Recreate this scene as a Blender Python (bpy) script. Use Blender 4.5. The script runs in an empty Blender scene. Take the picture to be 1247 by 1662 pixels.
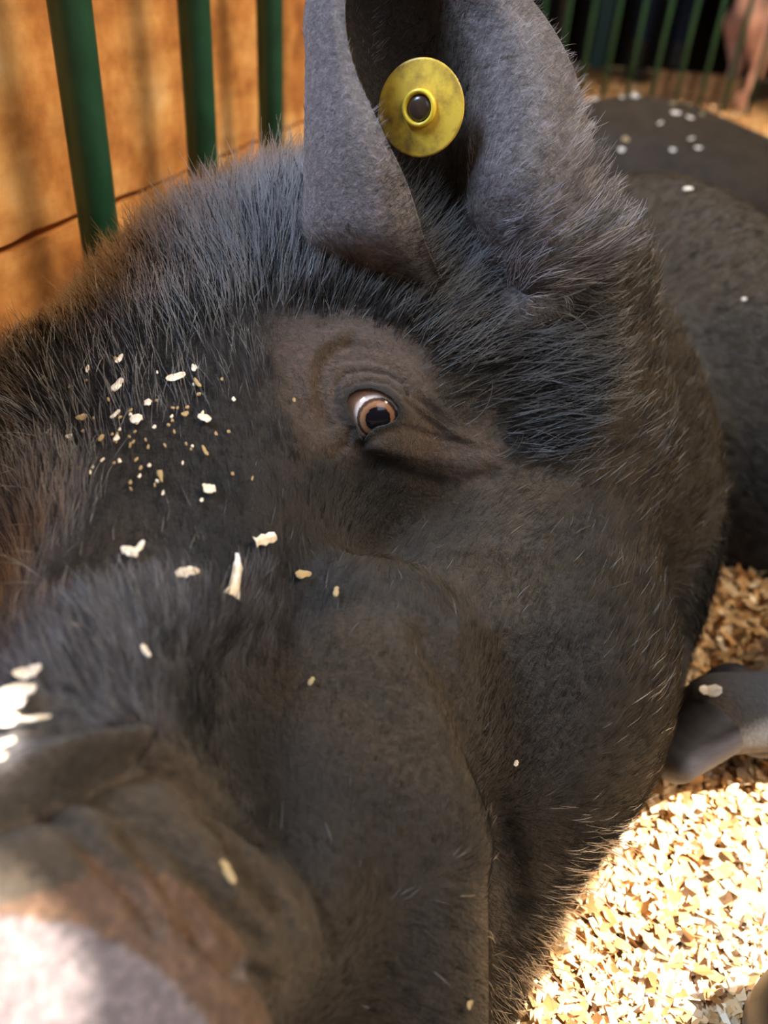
import bpy, bmesh, math, random, time
import numpy as np
from mathutils import Vector, Matrix
T0 = time.time()
SC = bpy.context.scene
COL = SC.collection
rnd = random.Random(7)
rng = np.random.default_rng(7)

# ------------------------------------------------------------------ camera
W, H, F = 1247.0, 1662.0, 1280.0
CAMH, PITCH, ROLL = 0.36, 33.5, 4.4
cam_rot = (Matrix.Rotation(math.radians(90 - PITCH), 4, 'X') @ Matrix.Rotation(math.radians(ROLL), 4, 'Z'))
cd = bpy.data.cameras.new('camera')
cam = bpy.data.objects.new('camera', cd); COL.objects.link(cam)
cam.matrix_world = Matrix.Translation((0, 0, CAMH)) @ cam_rot
cd.sensor_fit = 'VERTICAL'; cd.sensor_height = 36.0; cd.sensor_width = 27.0
cd.lens = F / H * 36.0
cd.clip_start = 0.01; cd.clip_end = 60
cd.dof.use_dof = True; cd.dof.focus_distance = 0.30; cd.dof.aperture_fstop = 7.0
SC.camera = cam
C0 = np.array((0, 0, CAMH)); RM = np.array(cam_rot.to_3x3())

def rays(px, py):
    px = np.asarray(px, float); py = np.asarray(py, float)
    d = np.stack([(px - W / 2) / F, -(py - H / 2) / F, -np.ones_like(px)], -1)
    return d @ RM.T
def P(px, py, d):            # a point of the place seen at a pixel, d metres deep
    return C0 + rays(px, py) * np.asarray(d, float)[..., None]
def depth_of(p):
    return -((np.asarray(p) - C0) @ RM)[..., 2]
def pix_of(p):
    q = (np.asarray(p) - C0) @ RM
    return W / 2 + F * q[..., 0] / -q[..., 2], H / 2 - F * q[..., 1] / -q[..., 2]
def FL(px, py, z=0.0):       # the point of the floor seen at a pixel
    r = rays(px, py); t = (z - CAMH) / r[..., 2]
    return C0 + r * t[..., None]

# ------------------------------------------------------------------ light
SC.view_settings.view_transform = 'Standard'; SC.view_settings.look = 'None'
SC.view_settings.gamma = 1.0; SC.view_settings.exposure = 1.2
world = bpy.data.worlds.new('barn_air'); SC.world = world; world.use_nodes = True
bg = world.node_tree.nodes['Background']
bg.inputs[0].default_value = (1.0, 0.66, 0.36, 1); bg.inputs[1].default_value = 0.05

def area(name, loc, target, sx, sy, power, col):
    l = bpy.data.lights.new(name, 'AREA'); l.shape = 'RECTANGLE'; l.size = sx; l.size_y = sy
    l.energy = power; l.color = col
    o = bpy.data.objects.new(name, l); COL.objects.link(o); o.location = loc
    o.rotation_euler = (Vector(target) - Vector(loc)).to_track_quat('-Z', 'Y').to_euler()
    return o
# daylight from the barn's open side, high on the left, and from the doorway behind the viewer
area('open_side_daylight', (-1.7, -0.1, 2.4), (0, .3, .2), 1.3, .8, 70, (.58, .75, 1.0))
wl = area('wall_fill', (1.5, 1.0, 1.9), (-.0, 1.05, .55), 3.0, .3, 7.5, (1.0, .80, .56)); wl.data.spread = math.radians(58)  # added fill with no real lamp behind it, brightens the plywood wall
area('right_side_fill', (2.3, .7, 1.7), (-.1, .9, .4), 1.0, .8, 2, (1.0, .80, .58))  # unseen warm fill from the right, added to lift the wall
area('doorway_daylight', (1.1, -1.3, 1.9), (.3, .3, 0), 1.2, 1.0, 5, (.80, .88, 1.0))
bl = area('back_pen_fill', (1.2, 1.5, 2.4), (1.0, 2.9, .1), .5, .5, 17, (1.0, .76, .48)); bl.data.spread = math.radians(64)  # invented fill turned on the back fence and the pink pig

SUN_DIR = Vector((-0.55, 0.05, -1.0)).normalized()
sl = bpy.data.lights.new('sun', 'SUN'); sl.energy = 11; sl.angle = math.radians(.15); sl.color = (1.0, .94, .84)
sun = bpy.data.objects.new('sun', sl); COL.objects.link(sun)
sun.rotation_euler = SUN_DIR.to_track_quat('-Z', 'Y').to_euler(); sun.location = (1, -1, 4)

# ------------------------------------------------------------------ materials
def mat(name, col, rough=.6, spec=.5, **kw):
    m = bpy.data.materials.new(name); m.use_nodes = True
    b = m.node_tree.nodes['Principled BSDF']
    b.inputs['Base Color'].default_value = (*col, 1); b.inputs['Roughness'].default_value = rough
    b.inputs['Specular IOR Level'].default_value = spec
    for k, v in kw.items(): b.inputs[k.replace('_', ' ')].default_value = v
    return m
def N(m, t): return m.node_tree.nodes.new(t)
def L(m, a, b): m.node_tree.links.new(a, b)
def BS(m): return m.node_tree.nodes['Principled BSDF']
def noise(m, scale, detail=4, rough=.55, stretch=None, coord='Object'):
    tc = N(m, 'ShaderNodeTexCoord'); n = N(m, 'ShaderNodeTexNoise')
    n.inputs['Scale'].default_value = scale; n.inputs['Detail'].default_value = detail; n.inputs['Roughness'].default_value = rough
    if stretch:
        mp = N(m, 'ShaderNodeMapping'); mp.inputs['Scale'].default_value = stretch
        L(m, tc.outputs[coord], mp.inputs['Vector']); L(m, mp.outputs[0], n.inputs['Vector'])
    else: L(m, tc.outputs[coord], n.inputs['Vector'])
    return n
def ramp(m, src, stops):
    r = N(m, 'ShaderNodeValToRGB'); e = r.color_ramp.elements
    while len(e) < len(stops): e.new(.5)
    for i, (p, c) in enumerate(stops): e[i].position = p; e[i].color = (*c, 1)
    L(m, src, r.inputs['Fac']); return r
def bump(m, src, strength, dist):
    b = N(m, 'ShaderNodeBump'); b.inputs['Strength'].default_value = strength; b.inputs['Distance'].default_value = dist
    L(m, src, b.inputs['Height']); L(m, b.outputs[0], BS(m).inputs['Normal']); return b

# pig skin: colour comes from a painted-on-the-animal attribute (brown, grey or black hide, nose sheen included)
M_skin = mat('pig_skin', (.02, .016, .013), .55, .5)
at = N(M_skin, 'ShaderNodeVertexColor'); at.layer_name = 'hide'
nz = noise(M_skin, 420, 8, .75); rp = ramp(M_skin, nz.outputs[0], [(.32, (.5, .48, .46)), (.5, (.9, .88, .86)), (.68, (1.7, 1.6, 1.55))])
mx = N(M_skin, 'ShaderNodeMix'); mx.data_type = 'RGBA'; mx.blend_type = 'MULTIPLY'; mx.inputs[0].default_value = 1
L(M_skin, at.outputs[0], mx.inputs[6]); L(M_skin, rp.outputs[0], mx.inputs[7]); L(M_skin, mx.outputs[2], BS(M_skin).inputs['Base Color'])
nb = noise(M_skin, 420, 6, .7); bump(M_skin, nb.outputs[0], .8, .0028)
BS(M_skin).inputs['Sheen Weight'].default_value = .08
M_hair = bpy.data.materials.new('pig_hair'); M_hair.use_nodes = True
hb_ = M_hair.node_tree.nodes.new('ShaderNodeBsdfHairPrincipled'); hb_.parametrization = 'COLOR'
hb_.inputs['Roughness'].default_value = .20; hb_.inputs['Radial Roughness'].default_value = .35; hb_.inputs['Offset'].default_value = math.radians(3)
M_hair.node_tree.links.new(hb_.outputs[0], M_hair.node_tree.nodes['Material Output'].inputs[0])
M_under = mat('pig_undercoat', (.01, .01, .01), .5, .22); au = N(M_under, 'ShaderNodeAttribute'); au.attribute_name = 'tint'; L(M_under, au.outputs['Color'], BS(M_under).inputs['Base Color'])
ah = N(M_hair, 'ShaderNodeAttribute'); ah.attribute_name = 'tint'; L(M_hair, ah.outputs['Color'], hb_.inputs['Color'])
M_green = mat('green_enamel', (.012, .085, .035), .38, .45)
ng = noise(M_green, 60, 3); rg = ramp(M_green, ng.outputs[0], [(.3, (.011, .046, .024)), (.75, (.018, .075, .040))]); L(M_green, rg.outputs[0], BS(M_green).inputs['Base Color'])

# ------------------------------------------------------------------ object helpers
def tag(o, label=None, cat=None, group=None, kind=None):
    if label: o['label'] = label
    if cat: o['category'] = cat
    if group: o['group'] = group
    if kind: o['kind'] = kind
    return o
def mesh_obj(name, V, Fc, m, parent=None, smooth=True):
    me = bpy.data.meshes.new(name); me.from_pydata([tuple(v) for v in V], [], [tuple(f) for f in Fc]); me.update()
    if smooth: me.polygons.foreach_set('use_smooth', [True] * len(me.polygons))
    me.materials.append(m)
    o = bpy.data.objects.new(name, me); COL.objects.link(o)
    if parent: o.parent = parent
    return o
def bm_obj(name, bm, m, parent=None, smooth=True):
    me = bpy.data.meshes.new(name); bm.to_mesh(me); bm.free()
    if smooth: me.polygons.foreach_set('use_smooth', [True] * len(me.polygons))
    me.materials.append(m)
    o = bpy.data.objects.new(name, me); COL.objects.link(o)
    if parent: o.parent = parent
    return o
def empty(name, loc, parent=None):
    o = bpy.data.objects.new(name, None); o.empty_display_size = .05; COL.objects.link(o); o.location = loc; return o
def tube(path, rad, seg=14, cap=True):
    path = [np.array(p, float) for p in path]; V = []; Fc = []
    if not hasattr(rad, '__len__'): rad = [rad] * len(path)
    prev = None
    for i, p in enumerate(path):
        t = path[min(i + 1, len(path) - 1)] - path[max(i - 1, 0)]; t = t / (np.linalg.norm(t) + 1e-9)
        a = prev if prev is not None else np.array((1., 0, 0)) if abs(t[0]) < .9 else np.array((0, 1., 0))
        a = a - t * (a @ t); a /= np.linalg.norm(a); prev = a; b = np.cross(t, a)
        for k in range(seg):
            an = 2 * math.pi * k / seg; V.append(p + rad[i] * (math.cos(an) * a + math.sin(an) * b))
    for i in range(len(path) - 1):
        for k in range(seg):
            k2 = (k + 1) % seg; Fc.append((i * seg + k, i * seg + k2, (i + 1) * seg + k2, (i + 1) * seg + k))
    if cap: Fc.append(tuple(range(seg))[::-1]); Fc.append(tuple((len(path) - 1) * seg + k for k in range(seg)))
    return V, Fc

# ------------------------------------------------------------------ signed-distance modelling
def smin(a, b, k):
    h = np.clip(.5 + .5 * (b - a) / k, 0, 1); return b * (1 - h) + a * h - k * h * (1 - h)
def ell(p, c, r, rot=None):
    q = p - c
    if rot is not None: q = q @ rot
    r = np.asarray(r, p.dtype); k0 = np.linalg.norm(q / r, axis=-1); k1 = np.linalg.norm(q / (r * r), axis=-1)
    return k0 * (k0 - 1) / (k1 + 1e-9)
def cone(p, a, b, ra, rb):
    ab = b - a; t = np.clip(((p - a) @ ab) / (ab @ ab), 0, 1)
    return np.linalg.norm(p - a - t[..., None] * ab, axis=-1) - (ra + (rb - ra) * t)
def camaxes(deg=0):          # columns: an in-picture axis turned by deg, its normal, and the view axis
    a = math.radians(deg); return RM @ np.array([[math.cos(a), -math.sin(a), 0], [math.sin(a), math.cos(a), 0], [0, 0, 1.]])
class Sdf:
    def __init__(s): s.pr = []; s.det = []; s.post = None
    def E(s, px, py, d, r, deg=0, k=.03): s.pr.append(('e', P(px, py, d), np.array(r), camaxes(deg), k))
    def Ew(s, c, r, rot=None, k=.03): s.pr.append(('e', np.array(c, float), np.array(r), np.eye(3) if rot is None else rot, k))
    def Cn(s, a, b, ra, rb, k=.03): s.pr.append(('c', P(*a), P(*b), ra, rb, k))
    def Cw(s, a, b, ra, rb, k=.03): s.pr.append(('c', np.array(a, float), np.array(b, float), ra, rb, k))
    def base(s, p):
        f = None
        for q in s.pr:
            v = ell(p, q[1].astype(p.dtype), q[2], q[3].astype(p.dtype)) if q[0] == 'e' else cone(p, q[1].astype(p.dtype), q[2].astype(p.dtype), q[3], q[4])
            f = v if f is None else smin(f, v, q[-1])
        return f
    def full(s, p):
        f = s.base(p)
        for pts, w, amp, lo, hi in s.det:
            m = np.all((p > lo) & (p < hi), axis=-1)
            if not m.any(): continue
            q = p[m]; dd = np.full(len(q), 9.)
            for a, b in zip(pts[:-1], pts[1:]): dd = np.minimum(dd, cone(q, a, b, 0, 0))
            f[m] += amp * np.exp(-(dd / w) ** 2)
        if s.post: f = s.post(p, f)
        return f
    def hit(s, px, py, fn=None):
        fn = fn or s.full; px = np.atleast_1d(np.asarray(px, float)); py = np.atleast_1d(np.asarray(py, float))
        r = rays(px, py); n = np.linalg.norm(r, axis=-1); u = r / n[:, None]
        t = np.full(len(px), .04)
        for i in range(90): t = t + np.clip(fn(C0 + u * t[:, None]), -.05, .05) * .8
        return C0 + u * t[:, None]
    def line(s, pix, w, amp):      # a crease (+) or a ridge (-) drawn over the skin
        a = np.array(pix, float); n = len(a); tt = np.linspace(0, n - 1, (n - 1) * 4 + 1)
        xs = np.interp(tt, range(n), a[:, 0]); ys = np.interp(tt, range(n), a[:, 1])
        pts = s.hit(xs, ys, s.base); s.det.append((pts, w, amp, pts.min(0) - 3 * w, pts.max(0) + 3 * w))
    def grad(s, p, e=2e-4, fn=None):
        fn = fn or s.full; g = np.empty_like(p)
        for i in range(3):
            d = np.zeros(3); d[i] = e; g[:, i] = (fn(p + d) - fn(p - d)) / (2 * e)
        return g
    def project(s, p, it=2, lim=.006, fn=None):
        fn = fn or s.full
        for _ in range(it):
            f = fn(p); g = s.grad(p, 2e-4, fn); p = p - np.clip(f / np.maximum((g * g).sum(1), .25), -lim, lim)[:, None] * g
        return p

def surface_nets(fn, lo, hi, h):
    n = np.ceil((np.array(hi) - lo) / h).astype(int) + 1
    ax = [lo[i] + h * np.arange(n[i], dtype=np.float32) for i in range(3)]
    Fv = np.empty(n, np.float32)
    for i in range(n[0]):
        Y, Z = np.meshgrid(ax[1], ax[2], indexing='ij')
        pts = np.stack([np.full_like(Y, ax[0][i]), Y, Z], -1).astype(np.float32)
        Fv[i] = fn(pts.reshape(-1, 3)).reshape(n[1], n[2])
    ins = Fv < 0
    c = np.zeros(tuple(n - 1), int)
    for dx in (0, 1):
        for dy in (0, 1):
            for dz in (0, 1): c += ins[dx:n[0] - 1 + dx, dy:n[1] - 1 + dy, dz:n[2] - 1 + dz]
    act = (c > 0) & (c < 8); idx = -np.ones(act.shape, int); cells = np.argwhere(act); idx[act] = np.arange(len(cells))
    S = np.zeros((len(cells), 3)); K = np.zeros(len(cells))
    cor = [(a, b, d) for a in (0, 1) for b in (0, 1) for d in (0, 1)]
    for a in cor:
        for k in range(3):
            if a[k]: continue
            b = list(a); b[k] = 1
            fa = Fv[tuple((cells + a).T)]; fb = Fv[tuple((cells + b).T)]; m = (fa < 0) != (fb < 0)
            t = fa[m] / (fa[m] - fb[m]); q = np.tile(np.array(a, float), (m.sum(), 1)); q[:, k] = t
            S[m] += q; K[m] += 1
    V = np.array(lo) + h * (cells + S / K[:, None])
    Q = []
    for k in range(3):
        u, v = (k + 1) % 3, (k + 2) % 3
        sl0 = [slice(1, -1)] * 3; sl0[k] = slice(0, -1); sl1 = list(sl0); sl1[k] = slice(1, None)
        e = ins[tuple(sl0)] != ins[tuple(sl1)]; st = ins[tuple(sl0)][e]
        g = np.argwhere(e) + 1; g[:, k] -= 1
        def id_(du, dv):
            q = g.copy(); q[:, u] += du; q[:, v] += dv; return idx[tuple(q.T)]
        quad = np.stack([id_(-1, -1), id_(0, -1), id_(0, 0), id_(-1, 0)], 1)
        quad[~st] = quad[~st][:, ::-1]; Q.append(quad)
    return V, np.concatenate(Q)

# ------------------------------------------------------------------ the barn pen
M_floor = mat('bedding_ground', (.42, .25, .10), .9, .2)
nf = noise(M_floor, 55, 8, .7); rf = ramp(M_floor, nf.outputs[0], [(.3, (.16, .075, .025)), (.5, (.40, .22, .085)), (.72, (.66, .44, .22))])
L(M_floor, rf.outputs[0], BS(M_floor).inputs['Base Color']); bump(M_floor, nf.outputs[0], .8, .01)
gx_, gy_ = np.meshgrid(np.linspace(-3, 4.5, 161), np.linspace(-2, 6.4, 181), indexing='ij')
gz_ = .004 * np.sin(gx_ * 31 + np.sin(gy_ * 17) * 2) * np.cos(gy_ * 27) - .004
idx = np.arange(161 * 181).reshape(161, 181)
mesh_obj('floor', np.stack([gx_, gy_, gz_], -1).reshape(-1, 3), np.stack([idx[:-1, :-1], idx[1:, :-1], idx[1:, 1:], idx[:-1, 1:]], -1).reshape(-1, 4), M_floor)['kind'] = 'structure'

# fence along the left: find the line of bars from their bearings
def bearing(px, py=0): r = rays(px, py); return r[0] / r[1]
a1, a2, a3 = bearing(112), bearing(314), bearing(437)
Mx = np.array([[a2, -1], [2 * a3, -2]]); Y1 = .42
rhs = np.array([(a1 - a2) * Y1, (a1 - a3) * Y1]); s_, t_ = np.linalg.solve(Mx, rhs)
bar1 = np.array([a1 * Y1, Y1, 0]); step = np.array([t_, s_, 0]); ld = step / np.linalg.norm(step); lnrm = np.array([ld[1], -ld[0], 0])
M_shav = mat('wood_shavings', (.7, .5, .28), .7, .3)
asv = N(M_shav, 'ShaderNodeVertexColor'); asv.layer_name = 'tint'; L(M_shav, asv.outputs[0], BS(M_shav).inputs['Base Color'])
def flakes(n, centre_fn, smin_, smax_):
    c = centre_fn(n); L_ = rng.uniform(smin_, smax_, n) ; Wd = L_ * rng.uniform(.25, .7, n); yaw = rng.uniform(0, 6.28, n)
    tilt = rng.normal(0, .45, n); rollv = rng.normal(0, .35, n); curl = rng.uniform(-1.2, 1.8, n)
    ns = 4; V = np.empty((n, ns * 2, 3)); s = np.linspace(-.5, .5, ns)
    cy, sy, ct, st = np.cos(yaw), np.sin(yaw), np.cos(tilt), np.sin(tilt)
    for i in range(ns):
        for j, wv in enumerate((-.5, .5)):
            jag = rng.uniform(.6, 1.2, n)
            a = s[i] * L_ * ct; z = s[i] * L_ * st + curl * (s[i] ** 2) * L_ * .6 + wv * Wd * np.sin(rollv); b = wv * Wd * jag * np.cos(rollv)
            V[:, i * 2 + j, 0] = c[:, 0] + a * cy - b * sy; V[:, i * 2 + j, 1] = c[:, 1] + a * sy + b * cy; V[:, i * 2 + j, 2] = np.maximum(c[:, 2] + z, -.002)
    base = (np.arange(n) * ns * 2)[:, None, None]
    q = np.array([[i * 2, i * 2 + 1, i * 2 + 3, i * 2 + 2] for i in range(ns - 1)])[None]
    Fq = (base + q).reshape(-1, 4)
    pal = np.array([(.74, .54, .32), (.66, .44, .22), (.52, .30, .12), (.86, .72, .52), (.40, .20, .07), (.72, .52, .30)]); k = rng.choice(6, n, p=[.22, .24, .20, .10, .13, .11])
    colr = pal[k] * rng.uniform(.8, 1.15, (n, 1)); colr = np.repeat(colr[:, None], ns * 2, 1)
    return V.reshape(-1, 3), Fq, colr.reshape(-1, 3)
def near(n):
    px = rng.uniform(760, 1400, n) + rng.normal(0, 60, n); py = rng.uniform(860, 1850, n); p = FL(px, py); p[:, 2] = rng.uniform(-.001, .012, n) ; return p
def near2(n):
    p = np.stack([rng.normal(.25, .25, n), rng.normal(.35, .32, n), rng.uniform(-.001, .010, n)], -1); p[:, 0] = np.maximum(p[:, 0], p[:, 1] * .226 - .19); return p
def far(n):
    a = np.stack([rng.uniform(-.3, 3.2, n), .6 + 4.4 * rng.random(n) ** 1.6, rng.uniform(0, .02, n)], -1); a[:, 0] = np.maximum(a[:, 0], np.where(a[:, 1] < 2.4, a[:, 1] * .226 - .17 + rng.uniform(0, .3, n), a[:, 0])); return a
parts_ = [flakes(17000, near, .003, .012), flakes(16000, near2, .003, .010), flakes(9000, lambda n: far(n) * (1, .5, 1) + (.05, .1, 0), .005, .014), flakes(24000, far, .006, .024)]
def clear_wall(part):
    v, f, c = part; s_ = (v - bar1) @ lnrm; q = s_.reshape(-1, 8).min(1) < -.02; keep = ~q; k4 = np.repeat(keep, 8)
    n_ = keep.sum(); base = (np.arange(n_) * 8)[:, None, None]; return v[k4], (base + np.array([[i * 2, i * 2 + 1, i * 2 + 3, i * 2 + 2] for i in range(3)])[None]).reshape(-1, 4), c[k4]
parts_ = [clear_wall(p_) for p_ in parts_]
Vs, Fs, Cs = [], [], []; o_ = 0
for v, f, c in parts_: Vs.append(v); Fs.append(f + o_); Cs.append(c); o_ += len(v)
Vs, Fs, Cs = map(np.concatenate, (Vs, Fs, Cs))
bed = mesh_obj('wood_shavings', Vs, Fs, M_shav, smooth=False)
ca = bed.data.color_attributes.new('tint', 'FLOAT_COLOR', 'POINT'); ca.data.foreach_set('color', np.concatenate([Cs, np.ones((len(Cs), 1))], 1).ravel())
tag(bed, 'pale golden wood shavings bedding spread over the pen floor', 'bedding', kind='stuff')

print('bar step', step, np.linalg.norm(step), bar1)
fence = tag(empty('pen_fence', bar1), 'green painted round bar fence against the plywood wall on the left', 'fence')
BR = .0085 * Y1 / .36
def local(V, o): return [np.array(v) - np.array(o.location) for v in V]
for k in range(-2, 4):
    b = bar1 + step * k
    v, f = tube([b + (0, 0, z) for z in (.02, .3, .6, .95)], BR, 20); mesh_obj('bar', local(v, fence), f, M_green, fence)
for z in (.02, .95):
    v, f = tube([bar1 - step * 2.5 + (0, 0, z), bar1 + step * 3.5 + (0, 0, z)], BR * 1.1, 16); mesh_obj('rail', local(v, fence), f, M_green, fence)
M_ply = mat('plywood', (.6, .3, .1), .62, .3)
n1 = noise(M_ply, 6, 7, .66, (1, 1, 1.2)); r1_ = ramp(M_ply, n1.outputs[0], [(.34, (.24, .085, .024)), (.44, (.54, .23, .065)), (.54, (.78, .42, .15)), (.68, (.95, .72, .42))])
n2 = noise(M_ply, 14, 5, .6, (.35, .35, 3)); r2_ = ramp(M_ply, n2.outputs[0], [(.32, (.62, .56, .5)), (.55, (1, 1, 1))])
mm = N(M_ply, 'ShaderNodeMix'); mm.data_type = 'RGBA'; mm.blend_type = 'MULTIPLY'; mm.inputs[0].default_value = .7
L(M_ply, r1_.outputs[0], mm.inputs[6]); L(M_ply, r2_.outputs[0], mm.inputs[7]); L(M_ply, mm.outputs[2], BS(M_ply).inputs['Base Color'])
bump(M_ply, n2.outputs[0], .3, .003)
WOFF = .035
def wall_pt(s, z, off=0): return bar1 + ld * s - lnrm * (WOFF + off) + np.array([0, 0, z])
# height of the seam between the two boards
rr = rays(150, 318); q0 = bar1 - lnrm * WOFF; tt_ = ((q0 - C0) @ lnrm) / (rr @ lnrm); seamz = (C0 + rr * tt_)[2]
rr = rays(400, 255); tt_ = ((q0 - C0) @ lnrm) / (rr @ lnrm); seamz2 = (C0 + rr * tt_)[2]
print('seam', seamz, seamz2); seamz = (seamz + seamz2) / 2
wallo = tag(empty('wall_left', bar1), kind='structure')
def board(z0, z1, name):
    ns = 160; V = []; jag0 = [rnd.uniform(0, .0016) + .0012 * max(0, math.sin(i * .21)) for i in range(ns + 1)]
    for i in range(ns + 1):
        s = -1.2 + 2.85 * i / ns
        zt = z1 - (jag0[i] if name == 'lower' else 0); zb = z0 + (jag0[i] if name == 'upper' else 0)
        for z, off in ((zb, 0), (zt, 0), (zt, .018), (zb, .018)): V.append(wall_pt(s, z, off))
    Fc = []
    for i in range(ns):
        for k in range(4): a = i * 4 + k; b = i * 4 + (k + 1) % 4; Fc.append((a, b, b + 4, a + 4))
    Fc += [(3, 2, 1, 0), tuple(ns * 4 + k for k in range(4))]
    o = mesh_obj('board', local(V, wallo), Fc, M_ply, wallo, smooth=False); return o
board(0, seamz - .0006, 'lower'); board(seamz + .0006, .45, 'upper')
M_splash = mat('dried_splash', (.75, .62, .42), .8, .2)

# back of the pen: green bars, a timber kick board, and what stands in the next pen
def backpt(px, py): return FL(px, py)
bA, bB = backpt(1172, 182), backpt(1238, 205)
bA[2] = bB[2] = 0
bd = bB - bA; print('back bars', bA, bB, np.linalg.norm(bd)); bu = bd / np.linalg.norm(bd)
bu = np.array([1.0, -.16, 0]); bu /= np.linalg.norm(bu)
bf = tag(empty('back_fence', bA), 'dark green bar fence across the back of the pen', 'fence')
for k in range(-9, 6):
    b = bA + bu * .105 * k
    v, f = tube([b + (0, 0, z) for z in (.0, .5, 1.0)], .0105, 12); mesh_obj('bar', local(v, bf), f, M_green, bf)
for z in (1.0,):
    v, f = tube([bA - bu * 1.0 + (0, 0, z), bA + bu * .6 + (0, 0, z)], .011, 12); mesh_obj('rail', local(v, bf), f, M_green, bf)
def boxw(name, p0, p1, th, z0, z1, m, parent=None):
    p0, p1 = np.array(p0, float), np.array(p1, float); d = p1 - p0; d[2] = 0; d /= np.linalg.norm(d); nrm = np.array([-d[1], d[0], 0]) * th
    V = [p + o + np.array([0, 0, z]) for z in (z0, z1) for p, o in ((p0, 0 * nrm), (p1, 0 * nrm), (p1, nrm), (p0, nrm))]
    bmx = bmesh.new(); vs = [bmx.verts.new(v) for v in V]
    for f in ((3, 2, 1, 0), (4, 5, 6, 7), (0, 1, 5, 4), (1, 2, 6, 5), (2, 3, 7, 6), (3, 0, 4, 7)): bmx.faces.new([vs[i] for i in f])
    bmesh.ops.bevel(bmx, geom=bmx.edges[:], offset=min(th, z1 - z0) * .08, segments=2, affect='EDGES')
    return bm_obj(name, bmx, m, parent, smooth=False)
M_tim = mat('old_timber', (.10, .06, .035), .8, .2); nt_ = noise(M_tim, 12, 5, .6, (1, 1, 6)); rt_ = ramp(M_tim, nt_.outputs[0], [(.3, (.05, .03, .018)), (.7, (.15, .09, .05))]); L(M_tim, rt_.outputs[0], BS(M_tim).inputs['Base Color'])
kb = FL(1050, 165); kb[2] = 0; ke = FL(1300, 190); ke[2] = 0
ke = kb + bu * .42
plank = boxw('timber_board', kb, ke, .03, 0, .13, M_tim); tag(plank, 'low brown timber board lying on edge behind the back fence', 'board')
M_dark = mat('barn_dark', (.02, .014, .010), .9, .1)
for nm, p0, p1 in (('wall_back', (-3, 6.5), (5, 6.5)), ('wall_right', (4.6, 6.5), (4.6, -2))):
    boxw(nm, (*p0, 0), (*p1, 0), .05, 0, 3.2, M_dark)['kind'] = 'structure'

# standing pink pig in the next pen
M_pink = mat('pink_hide', (.62, .33, .24), .6, .3); npk = noise(M_pink, 9, 4); rpk = ramp(M_pink, npk.outputs[0], [(.3, (.50, .25, .18)), (.7, (.70, .40, .30))]); L(M_pink, rpk.outputs[0], BS(M_pink).inputs['Base Color'])
pk_s = Sdf(); foot = FL(1195, 178); foot[2] = 0
fwd = np.array([1, .05, 0]); fwd /= np.linalg.norm(fwd); side = np.array([-fwd[1], fwd[0], 0])
R3 = np.stack([fwd, side, (0, 0, 1.)], 1)
def PP(a, b, z): return foot + fwd * a + side * b + np.array([0, 0, z])
pk_s.Ew(PP(.44, .17, .42), (.50, .15, .18), R3, .05)
pk_s.Ew(PP(.12, .16, .38), (.17, .14, .16), R3, .05)
pk_s.Ew(PP(1.05, .12, .42), (.18, .11, .12), R3, .05); pk_s.Cw(PP(1.1, .12, .40), PP(1.32, .12, .34), .08, .05, .04)
for a, b in ((0, 0), (0, .24), (.78, 0), (.78, .24)):
    hind = a < .1
    pk_s.Cw(PP(a + (.03 if hind else 0), b + .03, .33), PP(a + (.055 if hind else 0), b + .02, .15), .085, .030, .05)
    pk_s.Cw(PP(a + (.055 if hind else 0), b + .02, .15), PP(a, b, .04), .027, .022, .02); pk_s.Cw(PP(a, b, .05), PP(a + .03, b, .012), .026, .028, .01)
for sd in (-1, 1): pk_s.Cw(PP(1.05, .12 + sd * .07, .50), PP(1.0, .12 + sd * .12, .62), .03, .012, .02)
lo = foot - 1.0; hi = foot + 1.6; lo[2] = -.03; hi[2] = .75
Vp, Qp = surface_nets(pk_s.base, lo, hi, .018)
pt = tag(empty('pig', foot), 'pale pink pig standing beyond the back fence, its hind leg showing', 'pig')
mesh_obj('body', local(Vp, pt), Qp, M_pink, pt)

# posts of the next pen's gate
gp = FL(968, 112); gp[2] = 0; gp2 = FL(908, 108); gp2[2] = 0
post = boxw('gate_post', gp - bu * .05, gp + bu * .05, .08, 0, 1.2, M_green); tag(post, 'wide green gate post behind the back fence, nearest the raised ear', 'post')
post2 = boxw('wooden_post', gp2 - bu * .035 + (0, .1, 0), gp2 + bu * .035 + (0, .1, 0), .07, 0, 1.3, M_tim); tag(post2, 'brown wooden post left of the green gate post', 'post')

# second black pig lying behind the first
M_blk2 = mat('dusty_black_hide', (.035, .026, .018), .75, .3); nb2 = noise(M_blk2, 40, 5, .7); rb2 = ramp(M_blk2, nb2.outputs[0], [(.3, (.020, .013, .007)), (.7, (.045, .030, .017))]); L(M_blk2, rb2.outputs[0], BS(M_blk2).inputs['Base Color'])
bump(M_blk2, nb2.outputs[0], .5, .004); BS(M_blk2).inputs['Sheen Weight'].default_value = .0
p2 = Sdf()
p2.Ew(P(1040, 330, 1.38), (.24, .16, .17), camaxes(-14), .05); p2.Ew(P(1180, 400, 1.28), (.20, .16, .16), camaxes(-30), .06); p2.Ew(P(1310, 335, 1.42), (.03, .045, .012), camaxes(-20), .02); p2.Ew(P(1330, 340, 1.54), (.03, .045, .012), camaxes(-35), .02);
p2.Cw(P(1290, 400, 1.42), P(1400, 410, 1.50), .085, .045, .05)
ce = P(1120, 360, 1.3); lo = ce - .75; hi = ce + .75; lo[2] = -.05; hi[2] = .5
Vq, Qq = surface_nets(p2.base, lo, hi, .018)
for _ in range(2):
    f_ = p2.base(Vq); g_ = p2.grad(Vq, 1e-3, p2.base); Vq = Vq - f_[:, None] * g_
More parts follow.
